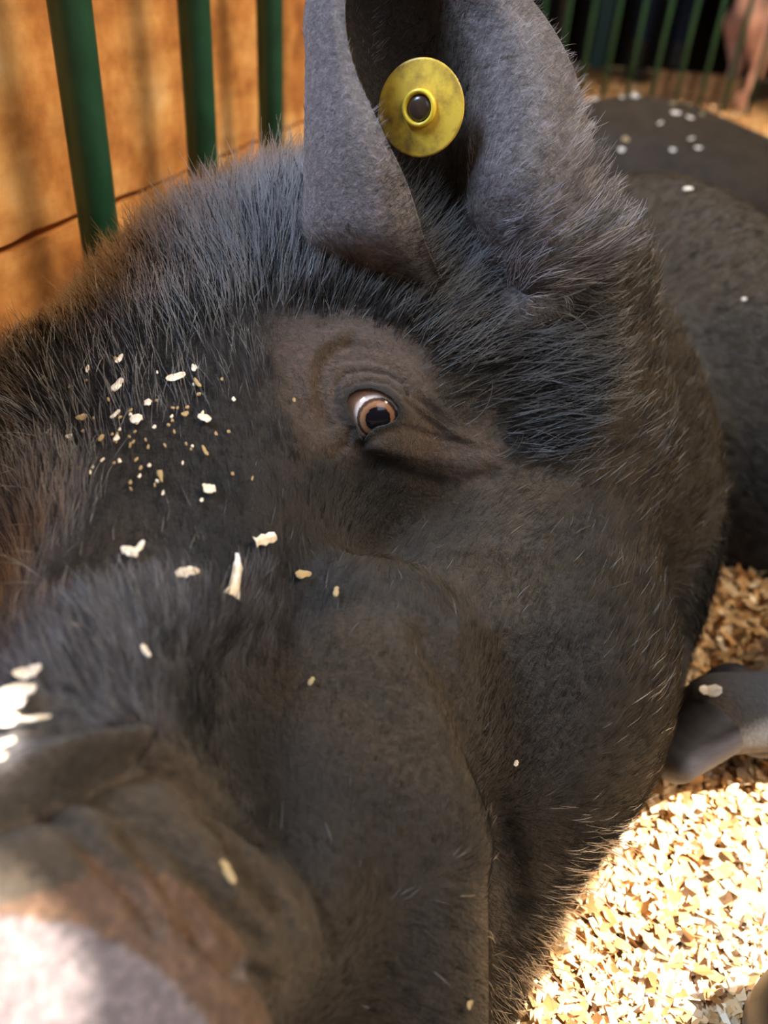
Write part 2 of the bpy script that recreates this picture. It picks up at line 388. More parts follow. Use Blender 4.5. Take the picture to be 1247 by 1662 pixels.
pb = tag(empty('pig', (ce[0], ce[1], 0)), 'dusty black pig lying beyond the first one, its back sprinkled with shavings', 'pig')
mesh_obj('body', local(Vq, pb), Qq, M_blk2, pb)

# a person standing beyond: dark jeans and boots, seen to the knee
M_jean = mat('dark_denim', (.016, .020, .032), .85, .2); M_boot = mat('boot_leather', (.02, .014, .010), .5, .4)
def leg_person(px, py, lean, label):
    f0 = FL(px, py); f0[2] = 0
    return f0
pf = FL(1028, 128); pf[2] = 0
per = tag(empty('person', pf), 'person in dark jeans and boots standing behind the back fence', 'person')
hs_ = Sdf(); 
for sx_ in (-.0, .26):
    o_f = pf + np.array([sx_, .10 * (sx_ > 0), 0])
    hs_.Cw(o_f + (0, 0, .07), o_f + (.01, 0, .48), .05, .066, .02); hs_.Cw(o_f + (.01, 0, .48), o_f + (.10 - sx_ * .4, .02, .92), .066, .095, .03)
hc_ = pf + np.array([.11, .05, 0])
hs_.Ew(hc_ + (0, 0, .98), (.18, .13, .16), None, .05); hs_.Ew(hc_ + (0, 0, 1.28), (.19, .12, .27), None, .06)
hs_.Cw(hc_ + (-.19, 0, 1.44), hc_ + (-.26, -.05, 1.14), .05, .042, .03); hs_.Cw(hc_ + (-.26, -.05, 1.14), hc_ + (-.22, -.18, .93), .04, .028, .02)
hs_.Cw(hc_ + (.19, 0, 1.44), hc_ + (.26, -.05, 1.14), .05, .042, .03); hs_.Cw(hc_ + (.26, -.05, 1.14), hc_ + (.22, -.18, .93), .04, .028, .02)
hs_.Cw(hc_ + (0, 0, 1.5), hc_ + (0, -.01, 1.60), .055, .055, .03); hs_.Ew(hc_ + (0, -.02, 1.70), (.075, .095, .115), None, .02)
Vh, Qh = surface_nets(hs_.base, pf + (-.35, -.4, -.02), pf + (.6, .4, 1.9), .02); mesh_obj('body', local(Vh, per), Qh, M_jean, per)
for sx_ in (0, .26):
    o_f = pf + np.array([sx_, .10 * (sx_ > 0), 0]); b_ = Sdf(); b_.Cw(o_f + (0, 0, .05), o_f + (0, 0, .18), .056, .058, .03); b_.Cw(o_f + (0, .03, .04), o_f + (.0, -.16, .035), .045, .04, .02)
    Vb, Qb = surface_nets(b_.base, o_f + (-.12, -.28, -.03), o_f + (.12, .16, .26), .012); Vb[:, 2] = np.maximum(Vb[:, 2], 0); mesh_obj('boot', local(Vb, per), Qb, M_boot, per)

# unseen roof added as a sun mask: holes shaped so sun falls on to the bedding beside the jowl and on to the tip of the snout
ZR = 3.1
def up(p): p = np.array(p, float); sd = np.array(SUN_DIR); return p + sd * (ZR - p[2]) / sd[2]
hole1 = [up(FL(x, y)) for x, y in ((985, 1330), (1120, 1270), (1500, 1235), (1700, 1900), (780, 1900), (812, 1680), (920, 1480))]
hole2 = [up(P(x, y, d)) for x, y, d in ((-250, 1060, .165), (10, 1075, .172), (75, 1110, .170), (70, 1170, .168), (20, 1285, .160), (-250, 1290, .155))]
hole3 = [up(P(x, y, d)) for x, y, d in ((-350, 1370, .15), (20, 1400, .152), (110, 1460, .150), (190, 1600, .146), (150, 1750, .14), (-350, 1750, .13))]
bmr = bmesh.new()
def loop(pts): return [bmr.verts.new(p) for p in pts]
rects = [[(-3, -2, ZR), (4.6, -2, ZR), (4.6, 6.5, ZR), (-3, 6.5, ZR)], hole1, hole2, hole3]
es = []
for q in rects:
    vs = loop(q); es += [bmr.edges.new((vs[i], vs[(i + 1) % len(vs)])) for i in range(len(vs))]
bmesh.ops.triangle_fill(bmr, edges=es, use_beauty=True, use_dissolve=False)
ext = bmesh.ops.extrude_face_region(bmr, geom=bmr.faces[:]); bmesh.ops.translate(bmr, vec=(0, 0, .008), verts=[g for g in ext['geom'] if isinstance(g, bmesh.types.BMVert)])
bm_obj('sun_mask_roof', bmr, M_dark, smooth=False)['kind'] = 'structure'

# ------------------------------------------------------------------ the black pig
pig = Sdf()
pig.E(455, 672, .405, (.148, .098, .105), 37)                       # skull and crown
pig.E(125, 800, .335, (.054, .062, .058), 0, .03)                  # far side of the forehead
pig.Cn((335, 790, .335), (212, 1125, .235), .068, .034, .03)        # nose bridge
pig.Cn((212, 1125, .235), (10, 1350, .19), .034, .034, .02)        # snout
pig.Cn((330, 1420, .235), (60, 1560, .185), .050, .045, .025)       # upper lip
pig.Cn((590, 1100, .285), (560, 1620, .265), .044, .048, .018)       # side of the muzzle
pig.E(780, 1080, .380, (.088, .102, .095), -12, .02)                # cheek
pig.E(612, 1400, .375, (.080, .098, .090), -22, .03)                # jowl
pig.E(420, 1720, .33, (.09, .08, .08), 0, .03)                      # chin
pig.E(600, 640, .345, (.048, .040, .036), -20, .03)                 # brow
pig.E(830, 700, .390, (.080, .070, .065), -25, .03)                 # temple
pig.E(800, 470, .375, (.075, .055, .050), 0, .03)                   # ear root
pig.E(842, 492, .325, (.014, .010, .012), 15, .008)                 # ear knob
pig.E(960, 735, .480, (.068, .130, .085), 12, .015)                 # neck roll
pig.E(975, 985, .50, (.045, .095, .080), 8, .02)                   # throat
pig.Ew(P(1070, 690, .80), (.150, .240, .25), camaxes(20), .03)        # shoulder
pig.E(985, 720, .66, (.078, .12, .13), 10, .03)
pig.Cw((.46, .78, .09), (1.02, .88, .15), .13, .19, .03)
pig.Cw((1.02, .88, .15), (1.2, .93, .13), .19, .15, .05)
pig.Cn((1450, 1080, .46), (1560, 980, .66), .040, .075, .03)         # trunk off to the right
pig.Cn((1450, 1080, .46), (1320, 1148, .430), .040, .022, .03)  # fore leg
pig.Cn((1320, 1148, .430), (1170, 1158, .412), .021, .021, .01)
pig.E(0, 1765, .165, (.060, .049, .030), -12, .004)

EYE = np.array((606., 668.)); ED = .296
pe = pig.hit([606], [672], pig.base)[0]
VIEW = rays(606, 668); VIEW = VIEW / np.linalg.norm(VIEW)
ER = .0135; ECEN = P(606, 668, ED) + VIEW * ER
print('eye surface depth base', depth_of(pe))
pig.Ew(ECEN, (.0152,) * 3, None, .012)
# opening of the lids, in picture-plane millimetres about the eye
lid = np.array([(561, 652), (566, 641), (580, 633), (600, 631), (620, 636), (638, 647), (648, 660), (650, 672), (644, 682), (630, 690), (612, 695), (600, 703), (590, 716), (582, 708), (578, 694), (570, 680), (563, 666)], float)
EX, EY = RM[:, 0], RM[:, 1]
lidm = np.stack([(lid[:, 0] - 606) / F * ED, -(lid[:, 1] - 668) / F * ED], -1)
def poly2(u, v, Q):
    n = len(Q); d = np.full(len(u), 9.); inside = np.zeros(len(u), bool)
    for i in range(n):
        a, b = Q[i], Q[(i + 1) % n]; e = b - a; w0, w1 = u - a[0], v - a[1]
        t = np.clip((w0 * e[0] + w1 * e[1]) / (e @ e), 0, 1); d = np.minimum(d, np.hypot(w0 - e[0] * t, w1 - e[1] * t))
        c = (a[1] > v) != (b[1] > v)
        xc = a[0] + (v - a[1]) / (b[1] - a[1] + 1e-12) * e[0]; inside ^= c & (u < xc)
    return np.where(inside, -d, d)
ORG = P(606, 668, ED)
# creases (+) and ridges (-): around the eye, the muzzle, the lip, the cheek and neck
for pix, w, a in [
    ([(546, 655), (545, 625), (560, 606), (595, 600), (630, 606), (655, 622), (664, 640)], .0011, .0016),
    ([(556, 640), (572, 622), (600, 617), (632, 622), (652, 640)], .0010, .0009),
    ([(533, 690), (522, 655), (515, 620), (522, 588), (542, 566), (570, 556)], .0028, .0018),
    ([(570, 556), (610, 566), (650, 596), (680, 630)], .0028, .0009),
    ([(575, 575), (540, 592), (534, 625), (540, 660), (556, 690)], .0013, .0007),
    ([(560, 585), (600, 582), (640, 600), (668, 630)], .0012, .0006),
    ([(668, 640), (700, 665), (730, 690)], .0016, .0008),
    ([(500, 640), (500, 590), (520, 560), (560, 543), (610, 560), (660, 606), (700, 650), (740, 700), (800, 742)], .0040, -.0022),
    ([(590, 722), (620, 705), (655, 694), (700, 708), (760, 722), (815, 745)], .0018, .0009),
    ([(610, 725), (660, 732), (710, 742), (770, 752)], .0050, -.0022),
    ([(585, 728), (620, 752), (670, 776), (730, 790), (800, 775)], .0030, .0017),
    ([(570, 700), (560, 722), (535, 740)], .0020, .0012),
    ([(660, 650), (690, 680), (720, 700)], .0015, .0009),
    ([(690, 1040), (740, 1140), (785, 1260), (830, 1380), (850, 1480)], .0060, .0050),
    ([(640, 1060), (690, 1150), (740, 1270), (780, 1380)], .0100, -.0035),
    ([(410, 1090), (430, 1200), (480, 1300)], .0180, .0120),
    ([(240, 1225), (300, 1262), (350, 1300), (420, 1330), (470, 1345)], .0022, 0.0046),
    ([(150, 1270), (215, 1320), (280, 1370), (330, 1430), (380, 1480), (430, 1530)], .0021, 0.0049),
    ([(330, 1310), (380, 1370), (410, 1430), (450, 1470)], .0020, 0.0038),
    ([(70, 1290), (120, 1340), (165, 1400), (215, 1440), (250, 1500)], .0021, 0.0046),
    ([(190, 1355), (235, 1410), (280, 1470), (330, 1510)], .0017, 0.0032),
    ([(250, 1290), (310, 1340), (350, 1375)], .0016, -0.0030),
    ([(200, 1265), (260, 1320), (330, 1390), (380, 1450)], .0020, -0.0027),
    ([(120, 1300), (180, 1360), (240, 1430), (300, 1490)], .0018, -0.0024),
    ([(300, 1500), (370, 1560), (440, 1600)], .0024, 0.0038),
    ([(470, 1290), (505, 1370), (530, 1450), (545, 1540)], .0028, 0.0035),
    ([(420, 1380), (460, 1440), (490, 1520)], .0024, -0.0030),
    ([(-20, 1285), (60, 1250), (140, 1225), (220, 1210)], .0030, -0.0061),
    ([(0, 1320), (90, 1280), (190, 1245), (240, 1235)], .0032, 0.0054),
    ([(700, 905), (800, 888), (900, 905)], .0050, -.0020),
    ([(740, 1020), (830, 1020), (900, 1028)], .0050, -.0018),
    ([(860, 900), (960, 920), (1050, 960)], .0080, .0012),
    ([(-20, 1285), (60, 1250), (140, 1225), (220, 1210)], .0040, -.0040),
    ([(0, 1310), (90, 1280), (190, 1250)], .0055, .0050),
]:
    pig.line(pix, w, a)

V, Q = surface_nets(pig.base, np.array((-.24, -.10, -.06)), np.array((1.42, 1.45, .62)), .010)
print('pig nets', len(V), len(Q), time.time() - T0)
bm = bmesh.new()
bv = [bm.verts.new(v) for v in V]; bm.verts.ensure_lookup_table()
for q in Q: bm.faces.new([bv[i] for i in q])
def level(sel):
    bm.verts.ensure_lookup_table()
    co = np.array([v.co for v in bm.verts]); s = sel(co)
    es = [e for e in bm.edges if s[e.verts[0].index] and s[e.verts[1].index]]
    bmesh.ops.subdivide_edges(bm, edges=es, cuts=1, use_grid_fill=True)
    bmesh.ops.triangulate(bm, faces=[f for f in bm.faces if len(f.verts) > 4])
    bm.verts.ensure_lookup_table(); bm.verts.index_update()
    co = np.array([v.co for v in bm.verts]); co = pig.project(co, 2, .006, pig.base)
    for v, c in zip(bm.verts, co): v.co = c
bm.verts.index_update()
def front(co, dmax, mg):
    x, y = pix_of(co); d = depth_of(co); return (d < dmax) & (x > -mg) & (x < W + mg) & (y > -mg) & (y < H + mg)
level(lambda c: front(c, 1.0, 300)); level(lambda c: front(c, .52, 150))
print('lvl2', len(bm.verts), time.time() - T0)
level(lambda c: front(c, .215, 60))
level(lambda c: np.linalg.norm(c - (ECEN + EX * .012), axis=1) < .05)
level(lambda c: np.linalg.norm(c - ECEN, axis=1) < .024)
level(lambda c: np.linalg.norm(c - ECEN, axis=1) < .019)
print('lvl5', len(bm.verts), time.time() - T0)
co = np.array([v.co for v in bm.verts]); gn = pig.grad(co, 2e-4, pig.base); gn /= np.linalg.norm(gn, axis=1, keepdims=True) + 1e-9
dsp = np.zeros(len(co))
for pts_, w0, amp, lo, hi in pig.det:
    m = np.all((co > lo) & (co < hi), axis=1)
    if m.any():
        dd = np.full(m.sum(), 9.)
        for a, b in zip(pts_[:-1], pts_[1:]): dd = np.minimum(dd, cone(co[m], a, b, 0, 0))
        dsp[m] += amp * np.exp(-(dd / w0) ** 2)
co = co - gn * dsp[:, None]
for v, c in zip(bm.verts, co): v.co = c
# open the lids: trim to the almond outline, then turn the lid margins inwards
def uvw(c): q = c - ORG; return q @ EX, q @ EY, q @ -VIEW
co = np.array([v.co for v in bm.verts]); u_, v_, w_ = uvw(co); near_e = np.linalg.norm(co - ECEN, axis=1) < .03
pd = np.where(near_e & (w_ > -.013), poly2(u_, v_, lidm), 9.)
e_ = 1e-5; sel = np.abs(pd) < .00022; gu = (poly2(u_[sel] + e_, v_[sel], lidm) - pd[sel]) / e_; gv = (poly2(u_[sel], v_[sel] + e_, lidm) - pd[sel]) / e_
co[sel] -= pd[sel][:, None] * (gu[:, None] * EX + gv[:, None] * EY)
for i in np.nonzero(sel)[0]: bm.verts[i].co = co[i]
pd[sel] = 0
dead = [f for f in bm.faces if min(pd[v.index] for v in f.verts) < -1e-6 or all(pd[v.index] <= 0 for v in f.verts)]
bmesh.ops.delete(bm, geom=dead, context='FACES')
ring = [e for e in bm.edges if len(e.link_faces) == 1]
cenu = np.array(ORG)
for k, (ins_, dn) in enumerate(((.0003, .0003), (.0002, .0007), (.0000, .0080))):
    r_ = bmesh.ops.extrude_edge_only(bm, edges=ring)
    nvv = [g for g in r_['geom'] if isinstance(g, bmesh.types.BMVert)]; ring = [g for g in r_['geom'] if isinstance(g, bmesh.types.BMEdge) and len(g.link_faces) == 1 and g.verts[0] in set(nvv) and g.verts[1] in set(nvv)]
    for v in nvv:
        q = np.array(v.co) - ORG; d_ = (q @ EX) * EX + (q @ EY) * EY; d_ /= np.linalg.norm(d_) + 1e-9
        v.co = Vector(np.array(v.co) - d_ * ins_ + VIEW * dn)
bm.verts.ensure_lookup_table(); bm.verts.index_update()
NB = len(bm.verts)

# the ear: one curled sheet with real thickness, rooted in the skull
rows = [(560, [(770, .36), (740, .36), (700, .37), (720, .39), (770, .39), (800, .37), (820, .35), (840, .36)]),
        (490, [(735, .32), (690, .318), (600, .335), (620, .36), (740, .36), (800, .335), (850, .318), (905, .335)]),
        (400, [(694, .292), (610, .290), (512, .304), (540, .328), (690, .338), (790, .314), (900, .303), (1012, .325)]),
        (300, [(662, .280), (585, .278), (503, .292), (540, .318), (700, .326), (795, .299), (890, .294), (980, .315)]),
        (210, [(620, .272), (562, .273), (502, .286), (540, .312), (690, .320), (795, .297), (880, .290), (957, .305)]),
        (100, [(572, .270), (537, .273), (503, .283), (540, .307), (675, .313), (780, .296), (860, .290), (925, .300)]),
        (0, [(560, .268), (532, .272), (505, .280), (540, .301), (655, .306), (745, .295), (805, .289), (862, .297)]),
        (-110, [(585, .268), (572, .271), (560, .276), (578, .287), (625, .290), (665, .287), (705, .283), (748, .286)]),
        (-170, [(640, .272), (638, .272), (636, .274), (640, .280), (650, .282), (660, .281), (670, .279), (680, .279)])]
G = np.array([[(x, y, d) for x, d in r] for y, r in rows], float)
def crom(A, n):
    A = np.asarray(A); m = len(A); out = []
    for t in np.linspace(0, m - 1, n):
        i = min(int(t), m - 2); s = t - i
        p0, p1, p2, p3 = A[max(i - 1, 0)], A[i], A[i + 1], A[min(i + 2, m - 1)]
        out.append(.5 * (2 * p1 + (p2 - p0) * s + (2 * p0 - 5 * p1 + 4 * p2 - p3) * s * s + (3 * p1 - p0 - 3 * p2 + p3) * s ** 3))
    return np.array(out)
nr, nc = 110, 110
G = crom(G, nr); G = np.swapaxes(crom(np.swapaxes(G, 0, 1), nc), 0, 1)
S = P(G[..., 0], G[..., 1], G[..., 2])
du = np.gradient(S, axis=1); dv = np.gradient(S, axis=0); nn = np.cross(du, dv); nn /= np.linalg.norm(nn, axis=-1, keepdims=True) + 1e-12
jj = np.linspace(0, 1, nc); th = .0017 * np.clip(np.minimum(jj, 1 - jj) * 12, .25, 1)[None, :, None]
A_, B_ = S + nn * th, S - nn * th
n0 = len(bm.verts)
earv = [bm.verts.new(v) for v in np.concatenate([A_.reshape(-1, 3), B_.reshape(-1, 3)])]
def gi(s, i, j): return earv[s * nr * nc + i * nc + j]
for i in range(nr - 1):
    for j in range(nc - 1):
        bm.faces.new((gi(0, i, j), gi(0, i, j + 1), gi(0, i + 1, j + 1), gi(0, i + 1, j)))
        bm.faces.new((gi(1, i, j), gi(1, i + 1, j), gi(1, i + 1, j + 1), gi(1, i, j + 1)))
for i in range(nr - 1):
    for j in (0, nc - 1):
        a = (gi(0, i, j), gi(0, i + 1, j), gi(1, i + 1, j), gi(1, i, j)); bm.faces.new(a if j == 0 else a[::-1])
for j in range(nc - 1):
    a = (gi(0, nr - 1, j), gi(0, nr - 1, j + 1), gi(1, nr - 1, j + 1), gi(1, nr - 1, j)); bm.faces.new(a[::-1])
bmesh.ops.recalc_face_normals(bm, faces=bm.faces[:])

# colour of the hide, and the lie, length and tint of the hair: notes taken over the animal
# px, py, hair dx, dy, length mm, lift, density, hide rgb (x1000), hair rgb (x1000)
BLK = (7, 6, 6); BRN = (72, 47, 34); GRY = (34, 32, 34); TAN = (80, 58, 36); NOS_SHEEN = (120, 115, 125); NH_SHEEN = (125, 120, 135); OLV = (46, 31, 16); DBR = (17, 11, 6); SNT = (150, 145, 155)  # nose-bridge greys paint the sky's sheen into black hide and hair
HB = (5, 5, 6); HBR = (50, 33, 16); HG = (32, 30, 34)
notes = [
 (60, 560, -.5, -.9, 14, .5, 1, BLK, HB), (150, 600, -.4, -.9, 10, .4, 1, BLK, HB), (200, 470, -.6, -.9, 18, .6, 1, BLK, HBR),
 (280, 400, -.45, -1, 20, .6, 1.2, BLK, HBR), (350, 330, -.35, -1, 20, .6, 1.2, BLK, HB), (420, 300, -.1, -1, 20, .6, 1.2, BLK, HB), (470, 380, 0, -1, 22, .5, 1.3, BLK, HB),
 (380, 450, -.25, -1, 20, .5, 1.3, BLK, HB), (300, 500, -.3, -1, 14, .45, 1.2, BLK, HB), (520, 450, .3, -1, 20, .5, 1.2, BLK, HB),
 (620, 470, .7, -.9, 20, .5, 1.2, BLK, HB), (700, 500, .9, -.7, 20, .45, 1.1, BLK, HB), (750, 560, 1, -.5, 18, .4, 1, BLK, HB), (850, 570, 1, -.2, 18, .4, 1, BLK, HB),
 (900, 640, 1, -.1, 16, .4, .9, BLK, HB), (740, 640, 1, -.5, 9, .3, .7, DBR, HB), (860, 700, 1, -.1, 14, .4, .8, BLK, HB),
 (300, 620, -.15, -1, 8, .35, 1, BLK, HB), (400, 600, -.2, -1, 9, .4, 1, DBR, HG), (450, 700, -.15, -1, 7, .35, .9, DBR, HG), (250, 760, -.1, -1, 6, .3, .9, BLK, HB),
 (130, 700, -.4, -1, 9, .4, 1, BLK, HB), (65, 800, -.2, -1, 11, .6, 2.0, NOS_SHEEN, NH_SHEEN), (65, 900, -.2, -1, 10, .6, 2.0, NOS_SHEEN, NH_SHEEN), (40, 700, -.8, -.6, 12, .5, 1, BLK, HB),
 (350, 780, -.05, -1, 6, .3, .8, BLK, HB), (440, 830, 0, -1, 5, .3, .7, DBR, HG), (200, 900, -.1, -1, 5, .3, .8, DBR, HB), (350, 900, 0, -1, 5, .3, .8, BLK, HB),
 (140, 1060, -.5, -1, 9, .6, 2.4, NOS_SHEEN, NH_SHEEN), (240, 1010, -.2, -1, 9.5, .6, 2.4, NOS_SHEEN, NH_SHEEN), (330, 1010, -.1, -1, 9, .6, 2.2, NOS_SHEEN, NH_SHEEN), (410, 970, 0, -1, 8, .6, 1.6, GRY, NH_SHEEN), (90, 1110, -.5, -1, 8, .6, 2, NOS_SHEEN, NH_SHEEN), (480, 940, .1, -1, 6, .4, 1, BLK, HG),
 (200, 1150, -.2, -1, 8, .6, 1.8, NOS_SHEEN, NH_SHEEN), (100, 1180, -.3, -1, 3, .4, .6, GRY, HG), (60, 1310, 0, -1, 2, .3, .2, TAN, HBR), (140, 1300, 0, -1, 2, .3, .2, TAN, HBR), (230, 1280, 0, -1, 2, .3, .2, TAN, HBR), (30, 1340, 0, -1, 2, .3, .2, TAN, HBR), (20, 1200, -.3, -1, 2, .4, 0, SNT, HG), (30, 1270, -.3, -1, 2, .4, 0, SNT, HG), (110, 1230, -.3, -1, 2, .4, .1, GRY, HG), (840, 490, .4, 1, 3, .4, .6, SNT, HG), (350, 1150, 0, -1, 6, .4, .8, BLK, HB),  # pale snout rim has wet glare painted in; same grey colours the ear knob
 (505, 590, -.1, -1, 3, .3, .25, BRN, HBR), (500, 680, -.1, -1, 3, .3, .3, BRN, HBR), (570, 580, .2, -1, 2, .3, .12, BRN, HB), (650, 620, .6, -1, 2.5, .3, .12, BRN, HB),
 (600, 610, .2, -1, 1.5, .2, 0, BRN, HB), (690, 720, .6, -.6, 2.5, .3, .15, BRN, HBR), (760, 745, .9, -.3, 3, .3, .2, BRN, HBR), (540, 700, 0, -1, 3, .3, .2, BRN, HBR),
 (620, 790, .3, -1, 5, .35, .8, BLK, HG), (530, 780, .1, -1, 5, .35, .8, BLK, HG), (720, 820, .5, -.9, 5, .35, .8, DBR, HBR),
 (850, 800, .7, -.6, 6, .35, .9, OLV, HBR), (950, 860, .6, -.8, 6, .4, 1, DBR, HBR), (1020, 950, .6, -.8, 7, .45, 1, DBR, HBR), (800, 950, .4, -1, 5, .35, 1, OLV, HBR),
 (650, 920, .2, -1, 5, .3, .9, DBR, HBR), (900, 1080, .5, -.9, 5, .3, .9, DBR, HB), (1050, 1100, .6, -.8, 7, .4, 1, DBR, HBR), (1030, 1250, .7, -.4, 6, .4, 1, DBR, HBR),
 (580, 1080, .1, -1, 3.5, .3, .7, OLV, HBR), (680, 1200, .3, -1, 3.5, .3, .7, OLV, HBR), (620, 1350, .2, -1, 4, .3, .7, DBR, HBR), (800, 1250, .4, -.9, 5, .3, .8, DBR, HB),
 (850, 1420, .6, .3, 6, .35, .8, DBR, HB), (930, 1400, .8, .2, 8, .5, 1, DBR, HB), (870, 1540, .7, .5, 9, .55, 1, DBR, HB), (700, 1550, .4, .2, 5, .3, .7, DBR, HB), (820, 1640, .6, .6, 9, .55, 1, DBR, HB),
 (430, 1190, .1, -1, 4, .3, .5, BLK, HB), (470, 1310, .1, -1, 4, .3, .5, BLK, HB), (200, 1450, .2, -1, 2, .3, .15, TAN, HBR), (240, 1350, .2, -1, 2, .3, .15, TAN, HBR), (300, 1330, .2, -1, 2, .3, .25, TAN, HBR), (420, 1450, .2, -1, 2, .3, .25, TAN, HBR), (150, 1350, 0, -1, 2, .3, .2, TAN, HBR), (300, 1550, .2, -1, 2, .3, .2, TAN, HBR),
 (1050, 560, .5, -.6, 8, .4, .9, DBR, HBR), (1130, 700, .4, -.5, 7, .45, .9, DBR, HBR), (1000, 700, .6, -.5, 8, .35, .9, DBR, HBR), (1100, 850, .5, -.5, 7, .4, .9, DBR, HBR),
 (1050, 330, .5, -.3, 7, .3, .9, OLV, HBR), (1150, 420, .5, -.3, 7, .3, .9, OLV, HBR), (1200, 600, .5, .3, 7, .3, .9, (24, 17, 10), HBR), (1220, 780, .5, .3, 7, .3, .9, DBR, HB), (1150, 950, .4, .5, 8, .4, .9, DBR, HB),
 (1215, 1155, .5, .1, 1.5, .2, .05, GRY, HB), (1180, 1160, .5, .1, 1.5, .2, 0, (55, 38, 32), HB), (1240, 1150, .5, .1, 1.5, .2, .05, (40, 38, 44), HB)]
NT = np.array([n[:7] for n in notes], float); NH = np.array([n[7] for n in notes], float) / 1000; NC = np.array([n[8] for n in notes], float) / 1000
npos = pig.hit(NT[:, 0], NT[:, 1], pig.base)
off = np.stack([np.ones(len(NT)) * 0, np.zeros(len(NT))], 1)
ln = np.hypot(NT[:, 2], NT[:, 3])
r0 = rays(NT[:, 0], NT[:, 1]); nd = depth_of(npos)
ndir = (NT[:, 2] / ln)[:, None] * RM[:, 0] - (NT[:, 3] / ln)[:, None] * RM[:, 1]
def look(p):       # inverse-distance blend of the notes
    out_d = np.zeros((len(p), 3)); sc = np.zeros((len(p), 3)); hc = np.zeros((len(p), 3)); hh = np.zeros((len(p), 3))
    for s in range(0, len(p), 40000):
        q = p[s:s + 40000]; d2 = ((q[:, None] - npos[None]) ** 2).sum(-1); w = 1 / (d2 + 2e-5) ** 2.2; w /= w.sum(1, keepdims=True)
        out_d[s:s + 40000] = w @ ndir; sc[s:s + 40000] = w @ NT[:, 4:7]; hc[s:s + 40000] = w @ NH; hh[s:s + 40000] = w @ NC
    return out_d, sc, hc, hh

bm.verts.ensure_lookup_table()
pigt = tag(empty('pig', (.3, .5, 0)), 'black pig lying with its head nearest the viewer, one open eye, wearing the ear tag', 'pig')
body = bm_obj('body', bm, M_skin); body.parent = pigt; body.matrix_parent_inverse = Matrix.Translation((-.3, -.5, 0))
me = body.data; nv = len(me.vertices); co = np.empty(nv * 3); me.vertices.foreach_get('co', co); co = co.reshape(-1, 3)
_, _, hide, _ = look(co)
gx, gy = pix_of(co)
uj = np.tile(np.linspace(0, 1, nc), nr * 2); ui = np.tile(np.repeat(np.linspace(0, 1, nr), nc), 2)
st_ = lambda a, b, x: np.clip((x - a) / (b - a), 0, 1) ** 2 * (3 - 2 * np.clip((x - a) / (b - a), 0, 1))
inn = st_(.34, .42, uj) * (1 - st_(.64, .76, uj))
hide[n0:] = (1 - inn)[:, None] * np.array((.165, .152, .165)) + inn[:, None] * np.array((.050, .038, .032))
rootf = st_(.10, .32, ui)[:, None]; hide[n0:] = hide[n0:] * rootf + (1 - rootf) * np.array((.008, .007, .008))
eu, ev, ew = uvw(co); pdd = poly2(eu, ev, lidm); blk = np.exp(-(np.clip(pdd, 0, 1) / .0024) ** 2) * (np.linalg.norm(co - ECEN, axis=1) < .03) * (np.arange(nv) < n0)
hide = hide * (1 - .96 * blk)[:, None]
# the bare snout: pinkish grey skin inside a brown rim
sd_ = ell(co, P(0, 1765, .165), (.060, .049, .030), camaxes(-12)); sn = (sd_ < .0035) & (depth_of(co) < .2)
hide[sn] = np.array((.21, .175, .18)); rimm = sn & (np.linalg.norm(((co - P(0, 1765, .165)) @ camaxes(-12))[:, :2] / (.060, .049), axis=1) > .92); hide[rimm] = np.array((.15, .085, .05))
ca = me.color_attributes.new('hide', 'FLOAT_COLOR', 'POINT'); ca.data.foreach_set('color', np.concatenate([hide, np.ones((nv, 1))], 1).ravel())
print('pig body done', nv, time.time() - T0)

# eyeball
M_eye = mat('pig_eye', (.8, .7, .62), .12, .5)
EAX = -VIEW; gaze = P(615, 682, ED) - ECEN; gaze /= np.linalg.norm(gaze)
bmE = bmesh.new(); bmesh.ops.create_uvsphere(bmE, u_segments=64, v_segments=48, radius=ER)
eye = bm_obj('eyeball', bmE, M_eye, pigt); 
eye.location = Vector(ECEN) - Vector((.3, .5, 0)); eye.rotation_euler = Vector(gaze).to_track_quat('Z', 'Y').to_euler()
tc = N(M_eye, 'ShaderNodeTexCoord'); sx = N(M_eye, 'ShaderNodeSeparateXYZ'); L(M_eye, tc.outputs['Object'], sx.inputs[0])
dv_ = N(M_eye, 'ShaderNodeMath'); dv_.operation = 'DIVIDE'; dv_.inputs[1].default_value = ER; L(M_eye, sx.outputs['Z'], dv_.inputs[0])
ac = N(M_eye, 'ShaderNodeMath'); ac.operation = 'ARCCOSINE'; L(M_eye, dv_.outputs[0], ac.inputs[0])
nn_ = noise(M_eye, 700, 3); ad = N(M_eye, 'ShaderNodeMath'); ad.operation = 'MULTIPLY_ADD'; ad.inputs[1].default_value = .10; L(M_eye, nn_.outputs[0], ad.inputs[0]); L(M_eye, ac.outputs[0], ad.inputs[2])
re_ = ramp(M_eye, ad.outputs[0], [(.0, (.004, .005, .010)), (.40, (.004, .005, .010)), (.43, (.24, .11, .055)), (.55, (.36, .19, .10)), (.60, (.08, .05, .035)), (.66, (.10, .06, .04)), (.70, (.80, .68, .62)), (1, (.72, .45, .34))])
L(M_eye, re_.outputs[0], BS(M_eye).inputs['Base Color'])

